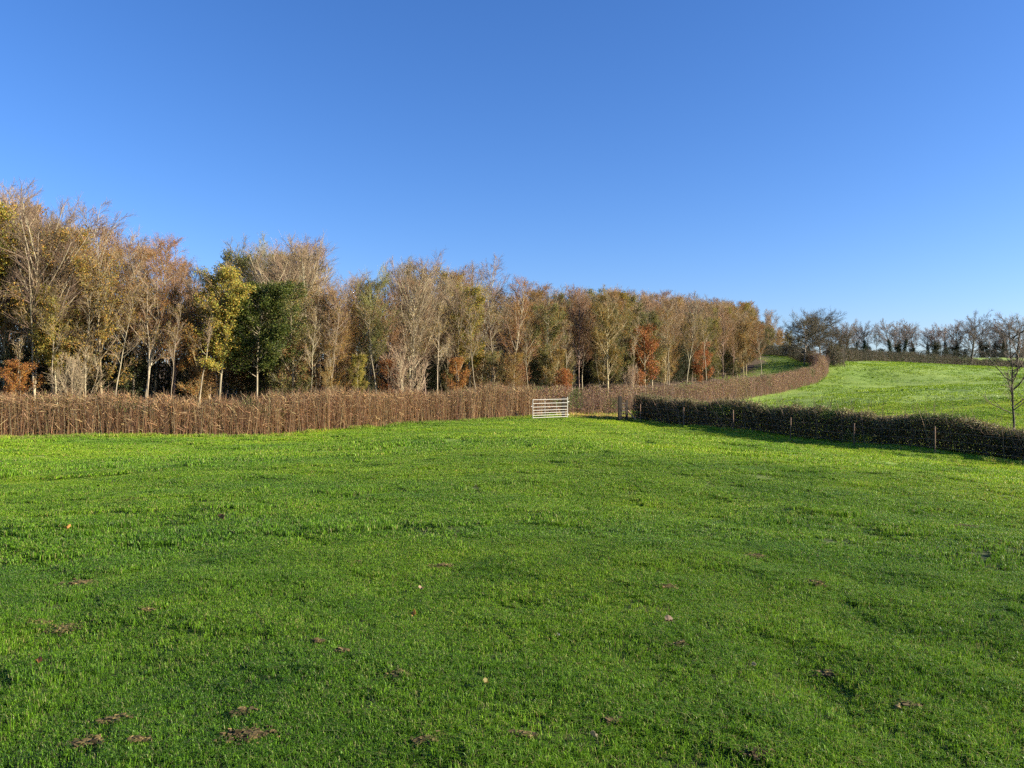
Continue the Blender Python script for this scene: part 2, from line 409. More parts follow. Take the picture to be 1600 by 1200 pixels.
rr = ng.nodes.new('FunctionNodeRotateRotation'); rr.rotation_space = 'LOCAL'
ng.links.new(e2r.outputs[0], rr.inputs[0]); ng.links.new(e2s.outputs[0], rr.inputs[1])
def sel(v):
    c = ng.nodes.new('FunctionNodeCompare'); c.data_type = 'INT'; c.operation = 'EQUAL'
    ia = [s for s in c.inputs if s.type == 'INT']
    ng.links.new(pid, ia[0]); ia[1].default_value = v
    s = ng.nodes.new('GeometryNodeSeparateGeometry'); s.domain = 'POINT'
    ng.links.new(gi.outputs[0], s.inputs[0]); ng.links.new(c.outputs[0], s.inputs[1]); return s.outputs[0]
for q in range(k):
    g2i = ng.nodes.new('GeometryNodeGeometryToInstance'); ng.links.new(sel(q), g2i.inputs[0])
    ip = ng.nodes.new('GeometryNodeInstanceOnPoints'); ng.links.new(sel(100 + q), ip.inputs['Points']); ng.links.new(g2i.outputs[0], ip.inputs['Instance'])
    ng.links.new(rr.outputs[0], ip.inputs['Rotation']); ng.links.new(sclv, ip.inputs['Scale'])
    ng.links.new(ip.outputs[0], jn.inputs[0])
ng.links.new(jn.outputs[0], go.inputs[0])
mod = grass.modifiers.new("spread", 'NODES'); mod.node_group = ng

# ------------------------------------------------------------------ trees
def grow(start, d, L, K, up, wob, rng):
    P = [start]; p = start; step = (L / (K - 1))[:, None]
    for _ in range(K - 1):
        d = nrm(d + np.array([0, 0, 1.0]) * up + rng.normal(0, wob, d.shape)); p = p + d * step; P.append(p)
    return np.stack(P, 1)
def spawn(P, n, t0, t1, ang, angj, rng):
    N, K, _ = P.shape
    t = t0 + (t1 - t0) * (np.arange(n)[None] + rng.rand(N, n)) / n
    f = t * (K - 1) * .9999; i = np.floor(f).astype(int); w = (f - i)[..., None]
    r = np.arange(N)[:, None]
    pos = P[r, i] * (1 - w) + P[r, i + 1] * w; d = nrm(P[r, i + 1] - P[r, i])
    perp = nrm(np.cross(d, rng.normal(size=d.shape)))
    a = np.radians(ang + rng.normal(0, angj, t.shape))[..., None]
    return pos.reshape(-1, 3), nrm(d * np.cos(a) + perp * np.sin(a)).reshape(-1, 3), t.reshape(-1)
def vary(c, n, rng, amp=.25):
    c = np.atleast_2d(np.array(c, float)); c = c[rng.randint(0, len(c), n)]
    return c * rng.uniform(1 - amp, 1 + amp, (n, 1)) * rng.uniform(1 - amp * .3, 1 + amp * .3, (n, 3))
def build_tree(seed, H=12, r=.09, lean=.02, stems=1, spread=0., n1=26, t0=.30, a1=38, len1=(3.9, 1.0), pw=.3, up1=.10, n2=9, l2=.42, a2=36, up2=.06,
               n3=10, l3=.55, a3=30, up3=.07, rt=.0062, bark=(.27, .23, .15), twig=(.24, .19, .13), leaves=0, leafc=((.2, .2, .03),), leafs=.085, band=(0, 1), clump=.0, wob=.035, prof=None, ivy=0):
    rng = np.random.RandomState(seed)
    tb, cb, fb = Buf(), Buf(), Buf()
    st = np.zeros((stems, 3)); st[:, :2] = rng.normal(0, .12 * (stems > 1), (stems, 2))
    d0 = nrm(np.concatenate([rng.normal(0, lean, (stems, 2)) + (spread * nrm(rng.normal(size=(stems, 2))) * rng.uniform(.4, 1, (stems, 1)) if stems > 1 else 0), np.ones((stems, 1))], 1))
    Ls = H * (np.ones(stems) if stems == 1 else rng.uniform(.7, 1.0, stems))
    st[:, 2] = -.25
    T = grow(st, d0, Ls, 14, .06, .045, rng)
    s = np.linspace(0, 1, 14)
    R = r * ((1 - s) ** .85 * .93 + .05)[None] * (Ls / H)[:, None]; R[:, 0] *= 1.35
    tube(tb, T, R, 7 if stems == 1 else 5, np.broadcast_to(np.array(bark), (stems, 3)))
    p, d, t = spawn(T, n1, t0, .98, a1, 9, rng)
    u = (t - t0) / (1 - t0)
    f = prof(u) if prof else (1 - u) ** pw
    L1 = (len1[1] + (len1[0] - len1[1]) * f) * rng.uniform(.7, 1.2, len(t))
    P1 = grow(p, d, L1, 6, up1, wob, rng)
    r1 = np.clip(.012 * L1 + .004, .008, r * .5)
    tube(tb, P1, r1[:, None] * np.linspace(1, .3, 6)[None], 4, vary(bark, len(L1), rng, .12))
    p, d, t = spawn(P1, n2, .15, 1, a2, 10, rng)
    L2 = np.repeat(L1, n2) * l2 * (1.15 - .6 * t) * rng.uniform(.6, 1.3, len(t))
    P2 = grow(p, d, L2, 4, up2, wob * 1.3, rng)
    tube(cb, P2, np.clip(.008 * L2 + rt, .0, .03)[:, None] * np.linspace(1, .45, 4)[None], 3, vary(twig, len(L2), rng, .2) * np.array([.95, .905, .86]))
    p, d, t = spawn(P2, n3, .15, 1, a3, 12, rng)
    L3 = (np.repeat(L2, n3) * l3 * (1.2 - .5 * t) + .12) * rng.uniform(.6, 1.3, len(t))
    P3 = grow(p, d, L3, 3, up3, wob * 1.5, rng)
    tube(cb, P3, rt * np.array([[1, .8, .45]]) * np.ones((len(L3), 1)), 3, vary(twig, len(L3), rng, .25) * np.array([.95, .905, .86]))
    if leaves:
        ends = P3.reshape(-1, 3) if len(P3) else P2.reshape(-1, 3)
        zz = ends[:, 2] / H
        ok = (zz >= band[0]) & (zz <= band[1])
        if clump > 0:
            q = vnoise(ends[:, 0] + ends[:, 2] * .7, ends[:, 1] * 1.0 + ends[:, 2] * 1.3, .9, seed % 31)
            ok &= q > (clump * 2 - 1) + rng.normal(0, .2, len(q))
        ends = ends[ok]
        if len(ends):
            j = rng.randint(0, len(ends), leaves)
            pos = ends[j] + rng.normal(0, leafs * 1.1, (leaves, 3))
            cc = vary(leafc, leaves, rng, .3) * np.array([.97, .92, .85])
            leaf_quads(fb, pos, leafs, cc, rng, .6)
    if ivy:
        n = ivy; q = rng.rand(n) * .62; i = np.clip((q * 13).astype(int), 0, 12)
        pos = T[0][i] + (T[0][i + 1] - T[0][i]) * (q * 13 - i)[:, None] + rng.normal(0, .45, (n, 3)) * (1.1 - q)[:, None] * 1.3
        leaf_quads(fb, pos, .17, vary(((.02, .035, .012), (.035, .055, .02)), n, rng, .3), rng, .3)
    res = [("trunk", tb.mesh("trunk", M['bark'])), ("crown", cb.mesh("crown", M['twig']))]
    if fb.n: res.append(("foliage", fb.mesh("foliage", M['leaf'], False)))
    top = max(float(T[:, -1, 2].max()), float(P1[..., 2].max()), float(P3[..., 2].max()))
    return dict(parts=res, H=top)
GREY = (.28, .235, .145); TAN = (.32, .25, .13); PALE = (.37, .31, .19); PURP = (.22, .15, .10); DARKB = (.075, .06, .04); RED = (.26, .155, .075)
oval = lambda u: np.sin(np.pi * np.clip(u * .86 + .12, 0, 1)) ** .7
KINDS = {
 'ash':     [dict(seed=s, leaves=3200, leafs=.085, leafc=((.30,.22,.04),(.34,.20,.04),(.18,.17,.045)), clump=.5, band=(.2, .8), bark=GREY, twig=((.27, .20, .12), (.22, .155, .10)), n1=26, a1=34, up1=.13) for s in (1, 2, 3)],
 'ashtall': [dict(seed=s, H=13, bark=PALE, twig=((.29, .22, .14), (.23, .165, .11)), stems=2, spread=.12, n1=22, a1=34, up1=.12, len1=(4.3, 1.2), pw=.28, n2=10) for s in (4, 5)],
 'birch':   [dict(seed=s, bark=(.30, .26, .19), twig=(PURP, RED), n1=30, a1=40, len1=(3.1, .8), up1=.08, n2=9, n3=10, up3=-.10, up2=-.02, rt=.0055, r=.085, wob=.07) for s in (6, 7)],
 'birchgold': [dict(seed=s, bark=(.29, .245, .16), twig=((.26, .15, .07), (.2, .12, .08)), n1=30, a1=42, len1=(3.0, .8), up1=.08, n2=9, n3=10, up3=-.10, rt=.0055, r=.085,
                    leaves=8000, leafs=.06, leafc=((.42, .20, .035), (.34, .20, .04), (.26, .18, .05)), band=(.35, 1), clump=.3) for s in (8, 9)],
 'cherry':  [dict(seed=s, bark=(.24, .16, .12), twig=(RED, (.28, .20, .11)), leaves=2600, leafs=.08, leafc=((.34,.19,.05),(.28,.20,.05)), clump=.55, band=(.2, .85), n1=32, a1=32, up1=.16, len1=(3.9, 1.1), n2=10, n3=9, l3=.55) for s in (10, 11)],
 'maple':   [dict(seed=s, H=10, bark=GREY, twig=TAN, n1=30, a1=50, len1=(2.3, .8), n2=8, n3=7, leaves=17000, leafs=.11, prof=oval,
                  leafc=((.34, .29, .045), (.28, .27, .05), (.20, .22, .045), (.38, .24, .04)), clump=.25) for s in (12, 13)],
 'dark':    [dict(seed=14, H=10, bark=GREY, twig=DARKB, n1=34, a1=60, len1=(3.3, 1.0), n2=8, n3=7, leaves=34000, leafs=.12, prof=oval,
                  leafc=((.045, .066, .012), (.07, .095, .016), (.15, .16, .03)), clump=.05)],
 'willow':  [dict(seed=s, H=11, bark=GREY, twig=((.26, .26, .10), (.22, .2, .1)), n1=30, a1=34, len1=(3.2, .9), prof=oval, n2=10, n3=9, leaves=12000, leafs=.07,
                  leafc=((.22, .24, .06), (.17, .20, .06), (.26, .22, .05)), clump=.15, rt=.0065) for s in (15, 16)],
 'greyoval': [dict(seed=17, H=11, bark=GREY, twig=((.27, .26, .17), (.22, .21, .13)), stems=3, spread=.25, n1=18, a1=36, len1=(2.6, .9), prof=oval, n2=10, n3=10, leaves=4500, leafs=.06,
                   leafc=((.20, .21, .10), (.26, .25, .13)), clump=.2, t0=.12)],
 'russet':  [dict(seed=s, H=6, r=.07, bark=GREY, twig=(.20, .11, .06), n1=24, a1=58, len1=(1.8, .5), prof=oval, t0=.12, n2=7, n3=6, leaves=7000, leafs=.11,
                  leafc=((.36, .12, .035), (.42, .17, .04), (.26, .10, .04), (.40, .22, .05)), clump=.2) for s in (18, 19)],
 'amber':   [dict(seed=s, H=9, bark=TAN, twig=((.26, .19, .1),), n1=28, a1=44, len1=(2.9, .8), prof=oval, n2=8, n3=8, leaves=9000, leafs=.09, t0=.15,
                  leafc=((.42, .25, .045), (.36, .18, .04), (.24, .19, .05), (.16, .15, .04)), clump=.4) for s in (20, 21)],
 'olive':   [dict(seed=s, H=8, bark=GREY, twig=(.17, .15, .09), n1=26, a1=48, len1=(2.2, .7), prof=oval, n2=8, n3=8, leaves=10000, leafs=.09, t0=.08,
                  leafc=((.14, .15, .04), (.19, .17, .045), (.09, .11, .03), (.24, .19, .05)), clump=.3) for s in (22, 23)],
 'coppice': [dict(seed=s, H=5, r=.035, bark=(.38, .30, .18), twig=(.34, .26, .16), stems=14, spread=.34, n1=7, a1=24, len1=(1.3, .4), n2=5, n3=4, t0=.3, l2=.4) for s in (24, 25)],
 'holly':   [dict(seed=s, H=4.2, r=.06, bark=DARKB, twig=DARKB, stems=3, spread=.3, n1=14, a1=60, len1=(1.7, .6), prof=oval, t0=.05, n2=6, n3=5, leaves=7500, leafs=.11,
                  leafc=((.025, .04, .014), (.04, .055, .018), (.06, .065, .02)), clump=.08) for s in (26, 27)],
 'oak':     [dict(seed=s, H=11, r=.42, lean=.06, bark=(.09, .075, .055), twig=((.15, .12, .10), (.12, .10, .085)), n1=24, a1=64, len1=(7.2, 3.2), up1=.10, t0=.26, prof=lambda u: 1 - .5 * u ** 2, n2=12, n3=14,
                  l2=.36, rt=.013, wob=.10) for s in (28, 29)],
 'ivyoak':  [dict(seed=s, H=12, r=.34, lean=.05, bark=(.07, .06, .045), twig=((.24, .185, .165), (.18, .14, .125)), n1=30, a1=54, len1=(6.4, 2.6), up1=.09, t0=.32, prof=lambda u: .55 + .45 * u - .35 * u ** 4, n2=11, n3=12,
                  l2=.36, rt=.015, wob=.08, ivy=6000) for s in (30, 31, 32)],
 'hawthorn': [dict(seed=s, H=6.3, r=.14, bark=(.22, .19, .15), twig=((.10, .085, .06),), n1=40, a1=66, len1=(3.7, 1.6), up1=.04, prof=oval, t0=.2, n2=12, n3=10, leaves=7500, leafs=.09, rt=.008,
                  leafc=((.045, .055, .022), (.07, .07, .03), (.16, .09, .035)), clump=.2, wob=.12) for s in (33, 34)],
 'amberbush': [dict(seed=s, H=4.5, r=.05, bark=TAN, twig=(.26, .17, .09), stems=4, spread=.3, n1=12, a1=48, len1=(1.6, .5), prof=oval, t0=.08, n2=6, n3=6, leaves=4200, leafs=.085, leafc=((.30,.17,.045),(.24,.14,.05),(.20,.16,.05),(.34,.15,.045)), clump=.25) for s in (38, 39)],
 'pole': [dict(seed=s, H=9, r=.055, bark=(.27,.22,.14), twig=(.26, .20, .13), n1=15, a1=38, len1=(1.5, .5), t0=.45, n2=6, n3=6, leaves=900, leafs=.075, leafc=((.32,.22,.05),(.2,.18,.05)), clump=.4) for s in (36, 37)],
 'sapling': [dict(seed=35, H=6.6, r=.065, bark=(.10, .08, .055), twig=(.11, .085, .065), n1=26, a1=54, len1=(2.3, .5), up1=.13, t0=.14, n2=7, n3=4, rt=.006, l2=.4, wob=.12)],
}
PROTO = {}
cnt = {}
def plant(kind, X, Y, height, label, group=None, name='tree', cat='tree', rng=None, dz=0.0, var=None):
    vs = KINDS[kind]; i = cnt.get(kind, 0) if var is None else var; cnt[kind] = cnt.get(kind, 0) + 1; i %= len(vs)
    if (kind, i) not in PROTO: PROTO[(kind, i)] = build_tree(**vs[i])
    pr = PROTO[(kind, i)]
    s = height / pr['H']
    R = random.Random(int(X * 1000 + Y * 77))
    o = empty(name, (X, Y, zat(X, Y) + dz), R.uniform(0, 6.28), s)
    w = R.uniform(.85, 1.15); o.scale = (s * w, s * R.uniform(.85, 1.15) , s)
    for nm, me in pr['parts']: link(nm, me, o)
    tag(o, label, cat, group); return o
SILH = np.array([(-200,262),(0,270),(60,285),(120,335),(160,345),(200,335),(240,360),(290,400),(330,390),(370,366),(440,368),(500,366),(530,398),(560,410),(600,402),(650,388),(690,412),
                 (750,405),(780,432),(850,440),(900,440),(1000,447),(1050,455),(1100,465),(1150,466),(1200,481),(1222,492),(1300,520)], float)
def h_for(px, Y, X, dy=0.0):
    y = np.interp(px, SILH[:, 0], SILH[:, 1]) + dy
    return (600 - y) / F * Y + EYE - zat(X, Y)
EDGE = WOOD[1:14]
seg = np.linalg.norm(np.diff(EDGE, axis=0), axis=1); cum = np.concatenate([[0], np.cumsum(seg)])
def edge_pt(s, off):
    i = int(np.clip(np.searchsorted(cum, s) - 1, 0, len(seg) - 1)); t = (s - cum[i]) / seg[i]
    p = EDGE[i] * (1 - t) + EDGE[i + 1] * t; d = (EDGE[i + 1] - EDGE[i]) / seg[i]
    return p + np.array([-d[1], d[0]]) * off
def edge_Y(px, off=0.0):
    best = None
    for s in np.linspace(0, cum[-1], 900):
        p = edge_pt(s, off); e = abs(800 + F * p[0] / p[1] - px)
        if best is None or e < best[0]: best = (e, p)
    return best[1]
# hero trees: px in the photograph, offset behind the wood edge, kind, top y, label
HERO = [
 (-25,1.5,'ashtall',262,"pale bare tree at the left edge of the photo, highest of the wood"),
 (48,1.0,'ashtall',285,"tall pale forked bare tree behind the hedge near the left edge"),
 (8,3.5,'ash',275,"bare grey tree behind the tall pale forked tree at the far left"),
 (95,4.0,'birch',315,"purple-twigged bare birch right of the tall forked tree"),
 (92,.6,'maple',430,"yellow-green leafed tree under the tall pale forked tree"),
 (160,.6,'amber',375,"bushy amber-leafed tree left of the white-stemmed birch"),
 (192,3.0,'birch',315,"wispy birch whose top twigs stand above the amber-leafed trees"),
 (226,.2,'birchgold',372,"slim white-stemmed birch with golden top at left"),
 (272,2.0,'cherry',398,"reddish brown bare tree left of the yellow maple"),
 (340,.4,'maple',402,"narrow yellow-leafed maple beside the dark green tree"),
 (400,.3,'dark',415,"dark green round tree still in full leaf"),
 (455,.8,'olive',425,"olive-leafed tree right of the dark green tree"),
 (380,8.0,'greyoval',362,"rounded grey-green crown rising behind the dark green tree"),
 (448,8.0,'ashtall',366,"bare pale tree with upright twigs behind the olive-leafed tree"),
 (498,3.0,'ash',362,"tall bare tree with fanned grey branches left of the green willow"),
 (528,1.0,'amber',505,"low yellowish tree in front of the fanned grey ash"),
 (572,1.0,'willow',408,"yellow-green feathery willow with a forked pale trunk"),
 (640,1.5,'ashtall',392,"bare grey twin-stemmed tree right of the green willow"),
 (662,4.5,'birch',380,"purple-topped birch, highest in the middle of the wood"),
 (715,1.0,'ash',425,"bare grey tree above the bright orange bush"),
 (750,4.0,'birch',396,"thin birch with a tufted top standing above its neighbours"),
 (805,.8,'birchgold',425,"orange-gold birch with a long white stem left of the gate"),
 (850,1.2,'olive',455,"grey-olive tree directly above the metal gate"),
 (868,.3,'amber',535,"small golden tree behind the hedge at the gate"),
 (905,2.0,'cherry',440,"brownish bare tree behind the gap between gate and stile"),
 (948,.6,'amber',450,"slender tree with gold leaves and a visible trunk above the gateway"),
 (965,3.5,'birchgold',445,"gold-flecked birch behind the slender gateway tree"),
 (1008,.3,'russet',500,"russet-leafed oak in the wood right of the wooden posts"),
 (1038,.2,'amber',528,"bright yellow small tree touching the russet oak"),
 (1072,.5,'ash',452,"tall grey tree with a clear straight trunk where the wood bends"),
 (1098,.2,'russet',530,"low orange-leafed tree right of the straight grey trunk"),
 (1130,.8,'cherry',470,"pinkish brown bare tree in the receding part of the wood"),
 (1162,.6,'amber',478,"gold-brown tree near the far end of the wood"),
 (1189,-1.5,'birchgold',500,"last slim tree of the wood edge, with a pale trunk on the verge"),
]
for px, off, kind, ytop, lab in HERO:
    X, Y = edge_Y(px, off); X = xpx(px, Y)
    h = (600 - ytop) / F * Y + EYE - zat(X, Y)
    plant(kind, X, Y, h, lab)
SMALL = [
 (30,-1.2,'russet',556,"small orange-leafed beech peeping over the hedge at far left"), (112,-1.5,'coppice',540,"tan many-stemmed hazel standing above the hedge at left"),
 (712,-.8,'russet',553,"bright orange bush behind the hedge in the middle of the wood"), (634,-1.0,'coppice',525,"upright brown hazel bush left of the bright orange bush"),
 (770,0,'olive',540,"low green bush right of the bright orange bush"), (880,-.8,'russet',572,"rust-red bush peeping over the hedge behind the gate"),
 (800,-1.0,'amber',540,"small yellow bush at the foot of the gold birch"), (515,-.5,'amber',560,"yellowish shrub beneath the fanned ash"),
 (985,-.5,'coppice',565,"brown coppiced shrub behind the two wooden posts"), (1150,-.5,'olive',560,"greenish bush near the far end of the wood edge"),
 (560,-.3,'maple',545,"small yellow-green maple under the feathery willow"), (605,0,'russet',555,"dull orange shrub between the willow and the bright orange bush"),
]
for px, off, kind, ytop, lab in SMALL:
    X, Y = edge_Y(px, off); X = xpx(px, Y)
    plant(kind, X, Y, (600 - ytop) / F * Y + EYE - zat(X, Y), lab, name='shrub', cat='shrub')
RP = random.Random(9)
for i in range(22):
    px = 20 + i * 51 + RP.uniform(-14, 14)
    if 355 < px < 445: px += 95 if px > 400 else -75
    X, Y = edge_Y(px, RP.uniform(-.8, 1.6)); X = xpx(px, Y)
    plant('pole', X, Y, RP.uniform(6.5, 9.5), "slim pale pole-like trunk with a small crown, along the front of the wood", group="slim young trunks at the wood edge")
def zone(px):
    if px < 160: return "at the wood's left end"
    if px < 420: return "in the wood's left part"
    if px < 640: return "around the green willow"
    if px < 830: return "mid wood"
    if px < 980: return "above the gateway"
    if px < 1110: return "where the wood bends away"
    return "in the wood's receding far end"
DESC = {'ash': "bare grey tree", 'ashtall': "bare pale twin-stemmed tree", 'birch': "bare purplish birch", 'birchgold': "birch with scattered gold leaves", 'cherry': "bare reddish brown tree",
        'maple': "yellow-leafed maple", 'amber': "amber-leafed tree", 'olive': "olive-leafed tree", 'willow': "fine-twigged yellow-green tree"}
RR = random.Random(5)
s = 0.0
rows = [(1.8, 3.4), (4.2, 3.0), (7.0, 3.2), (10.5, 3.8), (15.0, 6.4)]
for ri, (off, sp) in enumerate(rows):
    s = RR.uniform(0, 2)
    while s < cum[-1]:
        X, Y = edge_pt(s, off + RR.uniform(-1, 1)); px = 800 + F * X / Y
        s += sp * RR.uniform(.7, 1.3) * (1.0 if px < 1080 else 1.25)
        if px < -110 or px > 1290: continue
        if ri < 2 and any(abs(px - q) < w_ for q, w_ in ((340, 24), (400, 48), (455, 20), (572, 26), (226, 16), (805, 16))): continue
        kind = RR.choice(['ash', 'ash', 'ashtall', 'birch', 'cherry', 'cherry', 'birchgold', 'birchgold', 'amber', 'amber', 'olive', 'maple'] if ri else ['ash', 'cherry', 'olive', 'amber', 'birch', 'maple', 'olive'])
        if px > 850 and RR.random() < .3: kind = RR.choice(['birchgold', 'cherry', 'amber'])
        dy = abs(RR.gauss(0, 7)) + (20 if ri < 2 else -2)
        h = min(h_for(px, Y, X, dy), 15.5)
        plant(kind, X, Y, h, DESC[kind] + (" just inside the edge, " if ri == 0 else " among its look-alikes, ") + zone(px), group="trees crowded in the wood")
s = 0.0
for off, sp in ((2.2, 3.3), (6.5, 3.2)):
    s = 0.5
    while s < cum[-1] - 6:
        X, Y = edge_pt(s, off + RR.uniform(-.6, .6)); px = 800 + F * X / Y
        s += sp * RR.uniform(.7, 1.3)
        if px < -90 or px > 1200: continue
        kind = 'holly' if RR.random() < (.42 if off < 4 else .75) else ('olive' if RR.random() < .6 else 'amberbush')
        plant(kind, X, Y, RR.uniform(2.8, 5.0), {'holly': "dark evergreen bush", 'olive': "olive-leafed bush", 'amberbush': "golden brown bush"}[kind] + " between the trunks, " + zone(px), group="undergrowth bushes in the wood", name='shrub', cat='shrub')

# hedgerow trees where the long hedge crests the rise
for px, Y, kind, hh, lab, v in [(1257,103,'hawthorn',480,"left of the two dark round trees on the crest of the hedge",0), (1282,106,'hawthorn',478,"dark wide-crowned hedgerow tree on the crest, right of its pair",1),
                             (1306,125,'hawthorn',505,"smaller dark thin-leafed tree right of the two crest trees",0), (1232,128,'olive',512,"low bushy tree behind the left end of the crest trees",0)]:
    X = xpx(px, Y); plant(kind, X, Y, (600 - hh) / F * Y + EYE - zat(X, Y), lab, var=v)
# far treeline
FAR = [(1322,245,'ivyoak',503),(1338,262,'ivyoak',512),(1352,250,'ivyoak',506),(1368,268,'ash',510),(1392,250,'ivyoak',503),(1404,268,'ivyoak',508),(1412,255,'ivyoak',503),(1428,262,'ivyoak',512),(1450,268,'ivyoak',516),
       (1462,255,'ivyoak',512),(1478,262,'ivyoak',508),(1496,268,'ivyoak',505),(1535,262,'ivyoak',505),(1553,255,'ivyoak',508),(1570,262,'ivyoak',500),(1612,258,'ivyoak',500),(1640,250,'ivyoak',500),(1312,260,'ivyoak',508)]
NAMES_FAR = ["first ivy-trunked tree right of the dark crest trees","ivy-clad bare tree second in the far line from the crest trees","thin ivy-clad tree in the far line above the dark hedge start","slim pale bare tree in a bright gap of the far line",
 "broad flat-topped tree with dark ivied forks in the far line","tree behind the broad flat-topped one in the far line","forked dark-stemmed tree filling the right of the broad crown in the far line","lower tree sloping down beside the sky dip of the far line",
 "small tree right at the dip of the far line","ivied tree just right of the dip of the far line","low brownish tree in the far line left of the lone oak","tall ivied tree behind the left side of the lone oak",
 "ivied tree behind the right side of the lone oak","dark tree in the far line between oak and sapling","reddish-topped tree in the far line behind the sapling","ivied tree at the right edge of the photo","tree past the right edge of the far line","ivied tree partly behind the dark crest trees"]
for (px, Y, kind, yt), lab in zip(FAR, NAMES_FAR):
    yt -= 7
    X = xpx(px, Y); plant(kind, X, Y, (600 - yt) / F * Y + EYE - zat(X, Y), lab, group="trees of the far line on the skyline")
for i, px in enumerate([1334, 1352, 1378, 1402, 1424, 1462, 1478, 1492, 1506, 1540, 1552, 1566, 1598]):
    Y = 248 + (i * 37 % 20); X = xpx(px, Y)
    plant('holly', X, Y, 3.6 + (i * 53 % 35) / 10, "dark evergreen bush under the far line of ivied trees", group="dark bushes under the far treeline", name='shrub', cat='shrub')
X = xpx(1517, 163); plant('oak', X, 163, (600 - 481) / F * 163 + EYE - zat(X, 163), "spreading bare oak with leaning trunk in the far dark hedge", var=0)
X = xpx(1590, 172); plant('oak', X, 172, (600 - 484) / F * 172 + EYE - zat(X, 172), "bare oak at the right edge, behind the sapling", var=1)
X = xpx(1584, 38); plant('sapling', X, 38, (600 - 484) / F * 38 + EYE - zat(X, 38), "thin bare sapling rising behind the near hedge at the right edge", name='young_tree')

# ------------------------------------------------------------------ hedges
def path_pts(path, step):
    path = np.array(path, float); sg = np.linalg.norm(np.diff(path, axis=0), axis=1); c = np.concatenate([[0], np.cumsum(sg)])
    return c, path
def on_path(path, c, s):
    # smooth (Catmull-like) lookup through dense interpolation
    x = np.interp(s, c, path[:, 0]); y = np.interp(s, c, path[:, 1])
    dx = np.interp(s + .7, c, path[:, 0]) - np.interp(s - .7, c, path[:, 0]); dy = np.interp(s + .7, c, path[:, 1]) - np.interp(s - .7, c, path[:, 1])
    d = nrm(np.stack([dx, dy], -1)); return x, y, d
def smooth_path(p):
    p = np.array(p, float); t = np.arange(len(p)); tt = np.linspace(0, len(p) - 1, len(p) * 12)
    def cr(v):
        e = np.concatenate([[2 * v[0] - v[1]], v, [2 * v[-1] - v[-2]]]); i = np.clip(tt.astype(int), 0, len(p) - 2); f = tt - i
        a, b_, c_, d_ = e[i], e[i + 1], e[i + 2], e[i + 3]
        return .5 * (2 * b_ + (c_ - a) * f + (2 * a - 5 * b_ + 4 * c_ - d_) * f ** 2 + (3 * b_ - a - 3 * c_ + d_) * f ** 3)
    return np.stack([cr(p[:, 0]), cr(p[:, 1])], -1)
